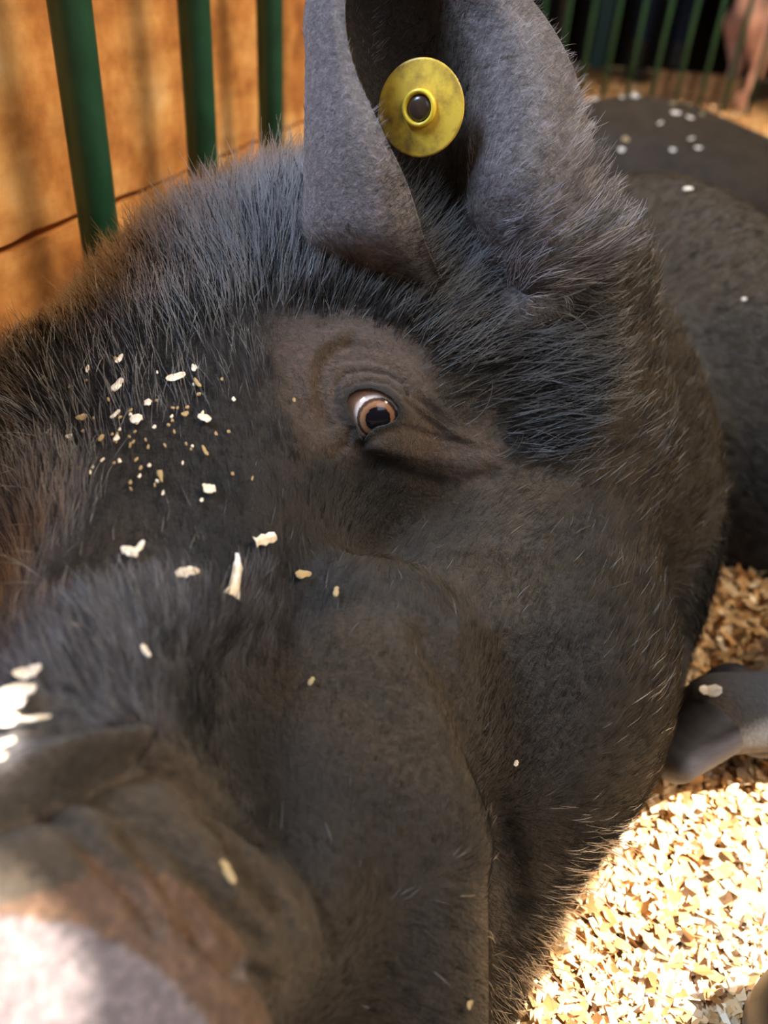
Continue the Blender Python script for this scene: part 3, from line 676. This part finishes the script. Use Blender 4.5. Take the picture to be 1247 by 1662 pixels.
# the two claws of the fore foot
M_hoof = mat('dark_hoof', (.030, .028, .034), .55, .4); nho = noise(M_hoof, 60, 4, .6, (1, 1, 4)); rho = ramp(M_hoof, nho.outputs[0], [(.3, (.014, .012, .015)), (.7, (.038, .034, .040))]); L(M_hoof, rho.outputs[0], BS(M_hoof).inputs['Base Color'])
for (a, b, ra, rb) in (((1160, 1170, .409), (1098, 1232, .398), .0190, .0125), ((1190, 1130, .432), (1150, 1190, .430), .018, .014), ((1262, 1205, .425), (1222, 1212, .418), .009, .006)):
    hsd = Sdf(); hsd.Cn(a, b, ra, rb, .01)
    pa_, pb_ = P(*a), P(*b); lo = np.minimum(pa_, pb_) - .035; hi = np.maximum(pa_, pb_) + .035
    Vh_, Qh_ = surface_nets(hsd.base, lo, hi, .004)
    mesh_obj('hoof', [np.array(v) - np.array(pigt.location) for v in Vh_], Qh_, M_hoof, pigt)

# ------------------------------------------------------------------ fur
def make_fur(name, root, dirs, nrm, length, rad, tint, lift, parent, material, npt=5, clump=0):
    n = len(root); t = np.linspace(0, 1, npt)
    cu = bpy.data.hair_curves.new(name); cu.add_curves([npt] * n)
    tang = dirs - nrm * (dirs * nrm).sum(1, keepdims=True); tang /= np.linalg.norm(tang, axis=1, keepdims=True) + 1e-9
    jit = rng.normal(0, 1, (n, 3)) * .20; tang = tang + jit; tang -= nrm * (tang * nrm).sum(1, keepdims=True); tang /= np.linalg.norm(tang, axis=1, keepdims=True) + 1e-9
    lf = np.clip(lift * rng.uniform(.5, 1.6, n), 0, 1.2)[:, None]
    d0 = tang + nrm * lf * 1.3; d0 /= np.linalg.norm(d0, axis=1, keepdims=True); d1 = tang + nrm * lf * .35; d1 /= np.linalg.norm(d1, axis=1, keepdims=True)
    crv = rng.normal(0, 1, (n, 3)) * .10 * length[:, None]
    pts = np.empty((n, npt, 3))
    for i, s in enumerate(t):
        pts[:, i] = root - nrm * .0004 + length[:, None] * (d0 * (s - s * s * .5) + d1 * (s * s * .5)) + crv * s * s
    if clump:
        from mathutils.kdtree import KDTree
        kd = KDTree(clump); ci = rng.choice(n, clump, replace=False)
        for q, c_ in enumerate(ci): kd.insert(root[c_], q)
        kd.balance(); own = np.array([ci[kd.find(r_)[1]] for r_ in root]); amt = np.clip((length - .004) / .008, 0, .62)[:, None, None] * rng.uniform(.4, 1, (n, 1, 1))
        near_ = (np.linalg.norm(root - root[own], axis=1) < .012)[:, None, None]
        sc_l = (length / length[own])[:, None, None]
        tgt = root[own][:, None] + (pts[own] - root[own][:, None]) * np.clip(sc_l, .5, 1.5)
        pts = pts + (tgt - pts) * (amt * near_ * (t ** 1.2)[None, :, None])
        tint = tint * np.where(rng.random(n) < .5, .5, 1.3)[own][:, None]
    cu.points.foreach_set('position', pts.ravel().astype(np.float32))
    ra = cu.attributes.get('radius') or cu.attributes.new('radius', 'FLOAT', 'POINT')
    rr = rad[:, None] * np.array([1, .95, .85, .6, .2][:npt])[None]
    ra.data.foreach_set('value', rr.ravel().astype(np.float32))
    tc_ = cu.attributes.new('tint', 'FLOAT_VECTOR', 'CURVE'); tc_.data.foreach_set('vector', tint.ravel().astype(np.float32))
    cu.materials.append(material)
    o = bpy.data.objects.new(name, cu); COL.objects.link(o); o.parent = parent
    if parent: o.matrix_parent_inverse = Matrix.Translation(-parent.location)
    o['kind'] = 'stuff'
    return o

me.calc_loop_triangles(); nt = len(me.loop_triangles); tr = np.empty(nt * 3, int); me.loop_triangles.foreach_get('vertices', tr); tr = tr.reshape(-1, 3)
A, B, Cc = co[tr[:, 0]], co[tr[:, 1]], co[tr[:, 2]]; cr = np.cross(B - A, Cc - A); ar = np.linalg.norm(cr, axis=1) / 2; fn = cr / (2 * ar[:, None] + 1e-15)
cen = (A + B + Cc) / 3; dep = depth_of(cen); x_, y_ = pix_of(cen)
vis = (dep > .05) & (x_ > -160) & (x_ < W + 160) & (y_ > -160) & (y_ < H + 160) & (((C0 - cen) * fn).sum(1) / np.linalg.norm(C0 - cen, axis=1) > -.35)
is_ear = tr[:, 0] >= n0
_, sc_, _, _ = look(cen)
w = ar * vis / np.maximum(dep, .16) ** 1.6 * np.where(is_ear, .9, sc_[:, 2])
w[(~is_ear) & (dep > .9)] *= .5
NHAIR = 190000
pk = rng.choice(nt, NHAIR, p=w / w.sum())
r1, r2 = rng.random(NHAIR), rng.random(NHAIR); fl = r1 + r2 > 1; r1[fl] = 1 - r1[fl]; r2[fl] = 1 - r2[fl]
root = A[pk] + r1[:, None] * (B - A)[pk] + r2[:, None] * (Cc - A)[pk]; nr_ = fn[pk]; ear_h = is_ear[pk]
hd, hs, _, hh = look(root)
hx, hy = pix_of(root)
# ear hair: fine and short on the flap and the rim, longer at the lower rim and inside
ed = np.zeros((NHAIR, 3)); ed[:] = RM[:, 0] * .75 + RM[:, 1] * .65
flap = ear_h & (hx < 600); ed[flap] = RM[:, 0] * .1 + RM[:, 1] * 1
el = 4.5 + 7 * np.clip((hy - 230) / 200, 0, 1) * np.clip((hx - 640) / 200, 0, 1) + 5 * np.clip((hx - 900) / 60, 0, 1)
el[flap] = 2.6 + 4 * np.clip((hy[flap] - 340) / 80, 0, 1)
hd[ear_h] = ed[ear_h]; hs[ear_h, 0] = el[ear_h]; hs[ear_h, 1] = np.where(flap[ear_h], .2, .38)
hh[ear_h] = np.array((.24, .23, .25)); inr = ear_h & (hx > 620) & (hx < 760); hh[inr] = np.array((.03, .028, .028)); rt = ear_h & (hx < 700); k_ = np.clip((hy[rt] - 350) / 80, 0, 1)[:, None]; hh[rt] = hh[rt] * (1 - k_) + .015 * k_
ok = (np.linalg.norm(root - ECEN, axis=1) > .0175) & (root[:, 2] > .002) & (rng.random(NHAIR) < np.where(ear_h, 1, 1))
root, nr_, hd, hs, hh, ear_h, hx, hy = [a[ok] for a in (root, nr_, hd, hs, hh, ear_h, hx, hy)]
n_ = len(root); var = rng.uniform(.55, 1.35, n_)
length = hs[:, 0] / 1000 * var; dpt = depth_of(root)
rad = .00011 * np.clip(hs[:, 0] / 10, .6, 1.4) * np.clip(dpt / .32, .8, 2.2) * rng.uniform(.7, 1.25, n_)
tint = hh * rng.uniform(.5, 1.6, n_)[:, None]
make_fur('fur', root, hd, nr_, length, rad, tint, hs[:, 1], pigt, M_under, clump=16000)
print('fur', n_, time.time() - T0)

# long guard hairs: mane, behind the eye, lower ear, jaw whiskers, lashes
NG = 26000
wg = ar * vis * (dep < .6) * (~is_ear) * sc_[:, 2] * (np.clip(sc_[:, 0] - 6.5, 0, 14) ** 1.1 + .18) / np.maximum(dep, .2) ** 1.5
pk = rng.choice(nt, NG, p=wg / wg.sum()); r1 = rng.random(NG) * .5; r2 = rng.random(NG) * .5
gr_ = A[pk] + r1[:, None] * (B - A)[pk] + r2[:, None] * (Cc - A)[pk]; gd, gs, _, _ = look(gr_)
make_fur('guard_hair', gr_, gd, fn[pk], gs[:, 0] / 1000 * rng.uniform(.9, 1.7, NG), np.full(NG, .00017) * rng.uniform(.6, 1.2, NG), np.full((NG, 3), .03) * rng.uniform(.3, 4, (NG, 1)) * np.array((1, 1.02, 1.1)), gs[:, 1] * 1.2, pigt, M_hair)
lines = []
for x0, y0, x1, y1, bx, by, m_ in [(655, 595, 690, 560, 2, 3, 1), (672, 600, 722, 568, 0, 4, 1), (688, 598, 735, 580, 0, 2, 1), (700, 530, 800, 485, 0, -8, 1), (745, 695, 800, 618, 14, 8, 1), (757, 712, 805, 672, 6, 6, 1), (760, 716, 798, 690, 4, 4, 1),
    (798, 742, 842, 706, 8, 4, 1), (812, 746, 850, 698, 10, 4, 1), (806, 742, 848, 722, 0, 4, 1), (612, 480, 640, 410, -6, 6, 1), (880, 500, 985, 520, 10, -14, 1), (865, 505, 960, 540, 10, -12, 1), (900, 470, 1010, 440, 8, 6, 1),
    (925, 440, 1020, 400, 8, 6, 1), (420, 530, 405, 480, -3, 0, 1)]: lines.append((x0, y0, x1, y1, bx, by, m_))
for k in range(46):
    s_ = rnd.random(); x0 = 985 - 150 * s_ - rnd.uniform(0, 22); y0 = 1360 + 250 * s_; ln_ = rnd.uniform(30, 150)
    lines.append((x0, y0, x0 + ln_ * rnd.uniform(.55, 1.0), y0 + ln_ * rnd.uniform(.2, .95), rnd.uniform(0, 16), rnd.uniform(-20, -4), 0))
for k in range(14):
    y0 = rnd.uniform(640, 960); lines.append((rnd.uniform(45, 80), y0, rnd.uniform(-40, 10), y0 - rnd.uniform(-10, 60), 0, -6, 1))
pts = []; tn_ = []
for x0, y0, x1, y1, bx, by, m_ in lines:
    p0 = pig.hit([x0], [y0], pig.base)[0]
    for _t in range(10):
        if depth_of(p0) < 1 and abs(pig.base(p0[None])[0]) < .004: break
        x0 -= 6; p0 = pig.hit([x0], [y0], pig.base)[0]
    d0_ = depth_of(p0)
    row = []
    for t in np.linspace(0, 1, 6): row.append(P(x0 + (x1 - x0) * t + bx * 4 * t * (1 - t), y0 + (y1 - y0) * t + by * 4 * t * (1 - t), d0_ - .006 * t) if t else p0)
    pts.append(row); tn_.append((.16, .16, .18) if m_ else (.03, .02, .015))
cu = bpy.data.hair_curves.new('whiskers'); cu.add_curves([6] * len(pts)); cu.points.foreach_set('position', np.array(pts, np.float32).ravel())
ra = cu.attributes.get('radius') or cu.attributes.new('radius', 'FLOAT', 'POINT'); ra.data.foreach_set('value', np.tile(np.array([1, .95, .85, .7, .5, .15]) * .00021, len(pts)).astype(np.float32))
cu.attributes.new('tint', 'FLOAT_VECTOR', 'CURVE').data.foreach_set('vector', np.array(tn_, np.float32).ravel()); cu.materials.append(M_hair)
wo = bpy.data.objects.new('whiskers', cu); COL.objects.link(wo); wo.parent = pigt; wo.matrix_parent_inverse = Matrix.Translation(-pigt.location); wo['kind'] = 'stuff'

# ------------------------------------------------------------------ ear tag
M_tag = mat('yellow_tag_plastic', (.70, .58, .05), .32, .5)
n3 = noise(M_tag, 110, 5, .6); r3 = ramp(M_tag, n3.outputs[0], [(.30, (.22, .15, .05)), (.44, (.60, .40, .06)), (.58, (.88, .62, .08))]); L(M_tag, r3.outputs[0], BS(M_tag).inputs['Base Color'])
M_tagc = mat('clean_yellow_plastic', (.95, .72, .07), .28, .5); M_pin = mat('dirty_pin', (.06, .04, .03), .25, .5)
TC = P(683, 176, .2925); tn = (C0 - TC); tn /= np.linalg.norm(tn); tn = tn + RM[:, 0] * -.30 + RM[:, 1] * .06; tn /= np.linalg.norm(tn)
tagt = tag(empty('ear_tag', TC), 'round yellow livestock tag pinned through the raised ear', 'ear tag')
tagt.rotation_euler = Vector(tn).to_track_quat('Z', 'Y').to_euler()
def lathe(name, prof, m, parent, seg=72):
    V = []; Fc = []
    for r, z in prof:
        for k in range(seg): a = 2 * math.pi * k / seg; V.append((r * math.cos(a), r * math.sin(a), z))
    n = len(prof)
    for i in range(n - 1):
        for k in range(seg): k2 = (k + 1) % seg; Fc.append((i * seg + k, i * seg + k2, (i + 1) * seg + k2, (i + 1) * seg + k))
    Fc.append(tuple(range(seg))[::-1]); Fc.append(tuple((n - 1) * seg + k for k in range(seg)))
    return mesh_obj(name, V, Fc, m, parent)
s = .0166
lathe('disc', [(s * .9, -.0012), (s * .985, -.0009), (s, -.0002), (s * .99, .0003), (s * .95, .0004), (s * .45, .0009), (s * .38, .0012), (s * .1, .0012)], M_tag, tagt)
lathe('collar', [(.0066, .0008), (.0064, .0028), (.0059, .0034), (.0052, .0034), (.0048, .0026), (.0047, .0008)], M_tagc, tagt)
lathe('pin', [(.0046, .0006), (.0045, .0019), (.0038, .0027), (.0025, .0031), (.0008, .0033)], M_pin, tagt)
lathe('shaft', [(.0022, -.030), (.0022, .0)], M_tagc, tagt, 20)

# ------------------------------------------------------------------ shavings on the pigs
M_chip = mat('clean_wood_chip', (.80, .68, .52), .7, .3); nch = noise(M_chip, 300, 3, .6); rch = ramp(M_chip, nch.outputs[0], [(.25, (.68, .52, .34)), (.6, (.90, .84, .74))]); L(M_chip, rch.outputs[0], BS(M_chip).inputs['Base Color'])
M_crumb = mat('brown_wood_crumb', (.42, .30, .15), .8, .2)
def chip(px, py, lpx, wpx, deg, fn, label=None, m=None, group=None, shape=0, lift=.0016, name='wood_shaving', dd=None):
    for _t in range(12):
        p = fn(px, py); d = depth_of(p)
        if abs((p2 if fn is onb else pig).base(p[None])[0]) < .006: break
        py += 5
    mm_ = d / F
    g = (C0 - p); g /= np.linalg.norm(g)
    e = 1e-3; pa = fn(px + 6, py); pb_ = fn(px, py + 6); nrm = np.cross(pb_ - p, pa - p); nl = np.linalg.norm(nrm)
    nrm = nrm / nl if nl > 0 else g
    if nrm @ g < 0: nrm = -nrm
    if nrm @ g < .3: nrm = g
    a = math.radians(deg); ex = RM[:, 0] * math.cos(a) + RM[:, 1] * math.sin(a); ex = ex - nrm * (ex @ nrm); ex /= np.linalg.norm(ex); ey = np.cross(nrm, ex)
    hl, hw = lpx * mm_ / 2, wpx * mm_ / 2; n = 7; V = []; Fc = []; cv = rnd.uniform(-.5, .9)
    for s_ in (0, 1):
        for i in range(n):
            u = -1 + 2 * i / (n - 1)
            wd = {0: (1 - abs(u) ** 3 * .6), 1: (.25 + .75 * (1 - (u + 1) / 2)) , 2: 1 - .1 * abs(u)}[shape] * (1 + rnd.uniform(-.35, .25))
            for k in (-1, 0, 1):
                z = cv * hl * .35 * u * u + (.25 * hw * (1 - k * k)) + s_ * .00035
                V.append(ex * (u * hl) + ey * (k * hw * wd + rnd.uniform(-.06, .06) * hw) + nrm * z)
    st = n * 3
    for i in range(n - 1):
        for k in range(2):
            a_ = i * 3 + k; Fc.append((a_, a_ + 3, a_ + 4, a_ + 1)); b_ = st + a_; Fc.append((b_, b_ + 1, b_ + 4, b_ + 3))
        for k in (0, 2):
            a_ = i * 3 + k; Fc.append((a_, st + a_, st + a_ + 3, a_ + 3) if k == 0 else (a_, a_ + 3, st + a_ + 3, st + a_))
    for i in (0, n - 1):
        for k in range(2): a_ = i * 3 + k; Fc.append((a_, a_ + 1, st + a_ + 1, st + a_))
    o = mesh_obj(name, V, Fc, m or M_chip, smooth=False); o.location = p + nrm * lift
    return tag(o, label, 'wood shaving', group)
def onb(x, y): return p2.hit([x], [y], p2.base)[0]
onpig = lambda x, y: pig.hit([x], [y])[0]
G1 = "wood shavings on the black pig's face"
for a in [
 (195, 632, 28, 14, 80, 'thick white wood flake high on the forehead, upright'), (198, 590, 20, 8, 75, 'topmost small white sliver on the forehead'),
 (147, 606, 16, 6, 100, 'tiny white sliver left of the upright forehead flake'), (287, 620, 32, 15, 35, 'slanted white flake on the forehead, nearest above toward the eye'),
 (192, 680, 20, 7, 60, 'thin leaning white sliver below the upright flake'), (225, 687, 20, 20, 20, 'chunky white chip in the middle of the forehead cluster'),
 (243, 662, 14, 12, 90, 'small pale chip above the chunky one of the cluster'), (331, 686, 22, 16, -20, 'white chip at the right end of the forehead cluster'),
 (140, 684, 20, 11, 0, 'tan chip at the left end of the forehead cluster'), (170, 718, 14, 10, 90, 'small bluish white chip below the tan one'),
 (194, 720, 13, 10, 90, 'small white chip below the thin leaning sliver'), (120, 714, 12, 8, 0, 'leftmost tiny pale chip on the forehead'),
 (301, 680, 13, 10, 60, 'small tan chip beside the right-end white chip'), (331, 740, 22, 7, -75, 'narrow tan sliver below the right-end chip'),
 (262, 782, 26, 10, -80, 'pointed brownish sliver below the cluster'), (336, 800, 20, 17, 20, 'single square white chip on the nose bridge between cluster and long flakes'),
 (321, 630, 22, 6, -65, 'thin tan sliver right of the slanted flake'), (315, 606, 16, 6, 100, 'tiny pale sliver above the slanted flake'),
 (212, 908, 34, 18, -50, 'forked white flake on the nose bridge, left arm'), (224, 905, 34, 11, 70, 'pale upright arm crossing the forked white flake'),
 (298, 938, 44, 18, 35, 'faint translucent flake half sunk in the nose hair'), (374, 936, 80, 30, 55, 'largest flake, long pale and pointed, on the nose'),
 (418, 881, 50, 18, 22, 'rolled tan shaving with white ends above the largest flake'), (487, 940, 28, 15, 25, 'dull grey chip right of the largest flake'),
 (549, 970, 20, 9, 95, 'small yellow crumb on the cheek right of the nose'), (230, 1066, 24, 10, -65, 'pale greenish crumb low on the nose bridge'),
 (510, 1108, 14, 8, 60, 'tiny tan crumb on the muzzle side'), (370, 1415, 42, 13, -58, 'tan sliver stuck in a lip wrinkle'), (748, 1626, 14, 12, 30, 'lone yellow crumb on the jowl at the bottom'),
 (831, 1232, 10, 8, 80, 'lone tiny pale crumb on the cheek')]:
    x, y, l_, w_, dg, lb = a
    sh = 1 if lb.startswith(('largest', 'pointed')) else (2 if 'rolled' in lb or 'square' in lb else 0)
    chip(x, y, l_, w_, dg, onpig, lb, M_crumb if ('tan' in lb and 'ends' not in lb) or 'yellow' in lb or 'brown' in lb or 'dull' in lb else M_chip, G1, sh, lift=.0022 if y < 860 else .003)
# crumbs of sawdust in the forehead hair
for k in range(70):
    x = rnd.gauss(235, 75); y = rnd.gauss(705, 50)
    o = chip(x, y, rnd.uniform(5, 10), rnd.uniform(3, 6), rnd.uniform(60, 120), onpig, 'tiny sawdust crumb scattered in the forehead hair of the near black pig', M_crumb if rnd.random() < .7 else M_chip, "sawdust crumbs in the forehead hair", 0, .0015, 'sawdust_crumb')
# packed white shavings on the rim of the snout
for x, y, l_, w_, dg, lb in [(48, 1112, 42, 26, 50, 'upper white flake on the snout rim, nearest the dark gap'), (38, 1140, 40, 30, 10, 'white flake just under the topmost one on the snout rim'),
    (22, 1160, 46, 34, -30, 'broad white flake in the middle of the snout rim heap'), (4, 1150, 40, 30, 60, 'white flake at the picture edge, top of the heap on the snout'),
    (8, 1188, 44, 32, 20, 'white flake at the picture edge, middle of the heap on the snout'), (52, 1185, 52, 9, 40, 'thin pale sliver across the snout rim'),
    (14, 1232, 36, 26, 75, 'lower white flake at the left edge of the snout, above the fold'), (6, 1256, 34, 24, 30, 'lowest white flake of the snout rim heap')]:
    chip(x, y, l_, w_, dg, onpig, lb, M_chip, 'white shavings stuck to the snout', 0, .0035)
# on the second pig and the neck
for x, y, l_ in [(1031, 157, 14), (1096, 186, 15), (1120, 194, 15), (1071, 203, 12), (1016, 228, 12), (1134, 243, 15), (1093, 246, 12), (965, 157, 12), (1010, 143, 9), (1034, 140, 9), (1120, 165, 12), (1092, 168, 12), (1010, 245, 12), (1122, 228, 14), (960, 205, 12), (1140, 186, 11)]:
    l_ *= rnd.uniform(.5, 1.0)
    chip(x, y, l_, l_ * rnd.uniform(.4, .8), rnd.uniform(-50, 50), onb, 'small pale shaving lying on the back of the far black pig', M_crumb if rnd.random() < .4 else M_chip, 'shavings on the far black pig', 0, .003)
def onf(x, y):
    r = rays(x, y); return C0 + r * .50
for x, y, l_, lb in [(964, 245, 20, 'bright shaving on the neck just behind the raised ear'), (1115, 314, 16, 'shaving on the top line of the shoulder'), (1205, 490, 8, 'speck of shaving low on the shoulder')]:
    chip(x, y, l_, l_ * .7, 10, onpig, lb, M_chip, G1, 0, .004)
chip(404, 268, 26, 12, 10, onpig, 'tan shaving on top of the crown beside the third green bar', M_chip, G1, 0, .004)
chip(1156, 1124, 34, 20, -20, onpig, 'yellowish shaving stuck on the fore foot', M_chip, G1, 0, .002)
# toe of a black boot standing on the bedding at the near right
M_rub = mat('black_rubber', (.008, .008, .008), .45, .4)
tp = FL(1308, 1772); tp[2] = 0; bd_ = np.array([.88, -.47, 0]); bs_ = Sdf()
bs_.Cw(tp + (0, 0, .034), tp + bd_ * .10 + (0, 0, .045), .034, .045, .02); bs_.Cw(tp + bd_ * .10 + (0, 0, .042), tp + bd_ * .22 + (0, 0, .042), .043, .038, .02); bs_.Cw(tp + bd_ * .19 + (0, 0, .06), tp + bd_ * .20 + (0, 0, .30), .046, .056, .03)
lo = tp + (-.1, -.25, -.02); hi = tp + (.4, .15, .40); Vb, Qb = surface_nets(bs_.base, lo, hi, .009); Vb[:, 2] = np.clip(Vb[:, 2], 0, .29)
bt = tag(empty('boot', tp), 'black boot toe just entering the bottom right corner on the bedding', 'boot'); mesh_obj('upper', local(Vb, bt), Qb, M_rub, bt)
sole = boxw('sole', tp + (.01, -.005, 0) - (0, .03, 0), tp + bd_ * .22 + (0, -.03, 0), .06, 0, .012, M_rub); sole.parent = bt; sole.matrix_parent_inverse = Matrix.Translation(-bt.location)
print('done', time.time() - T0)
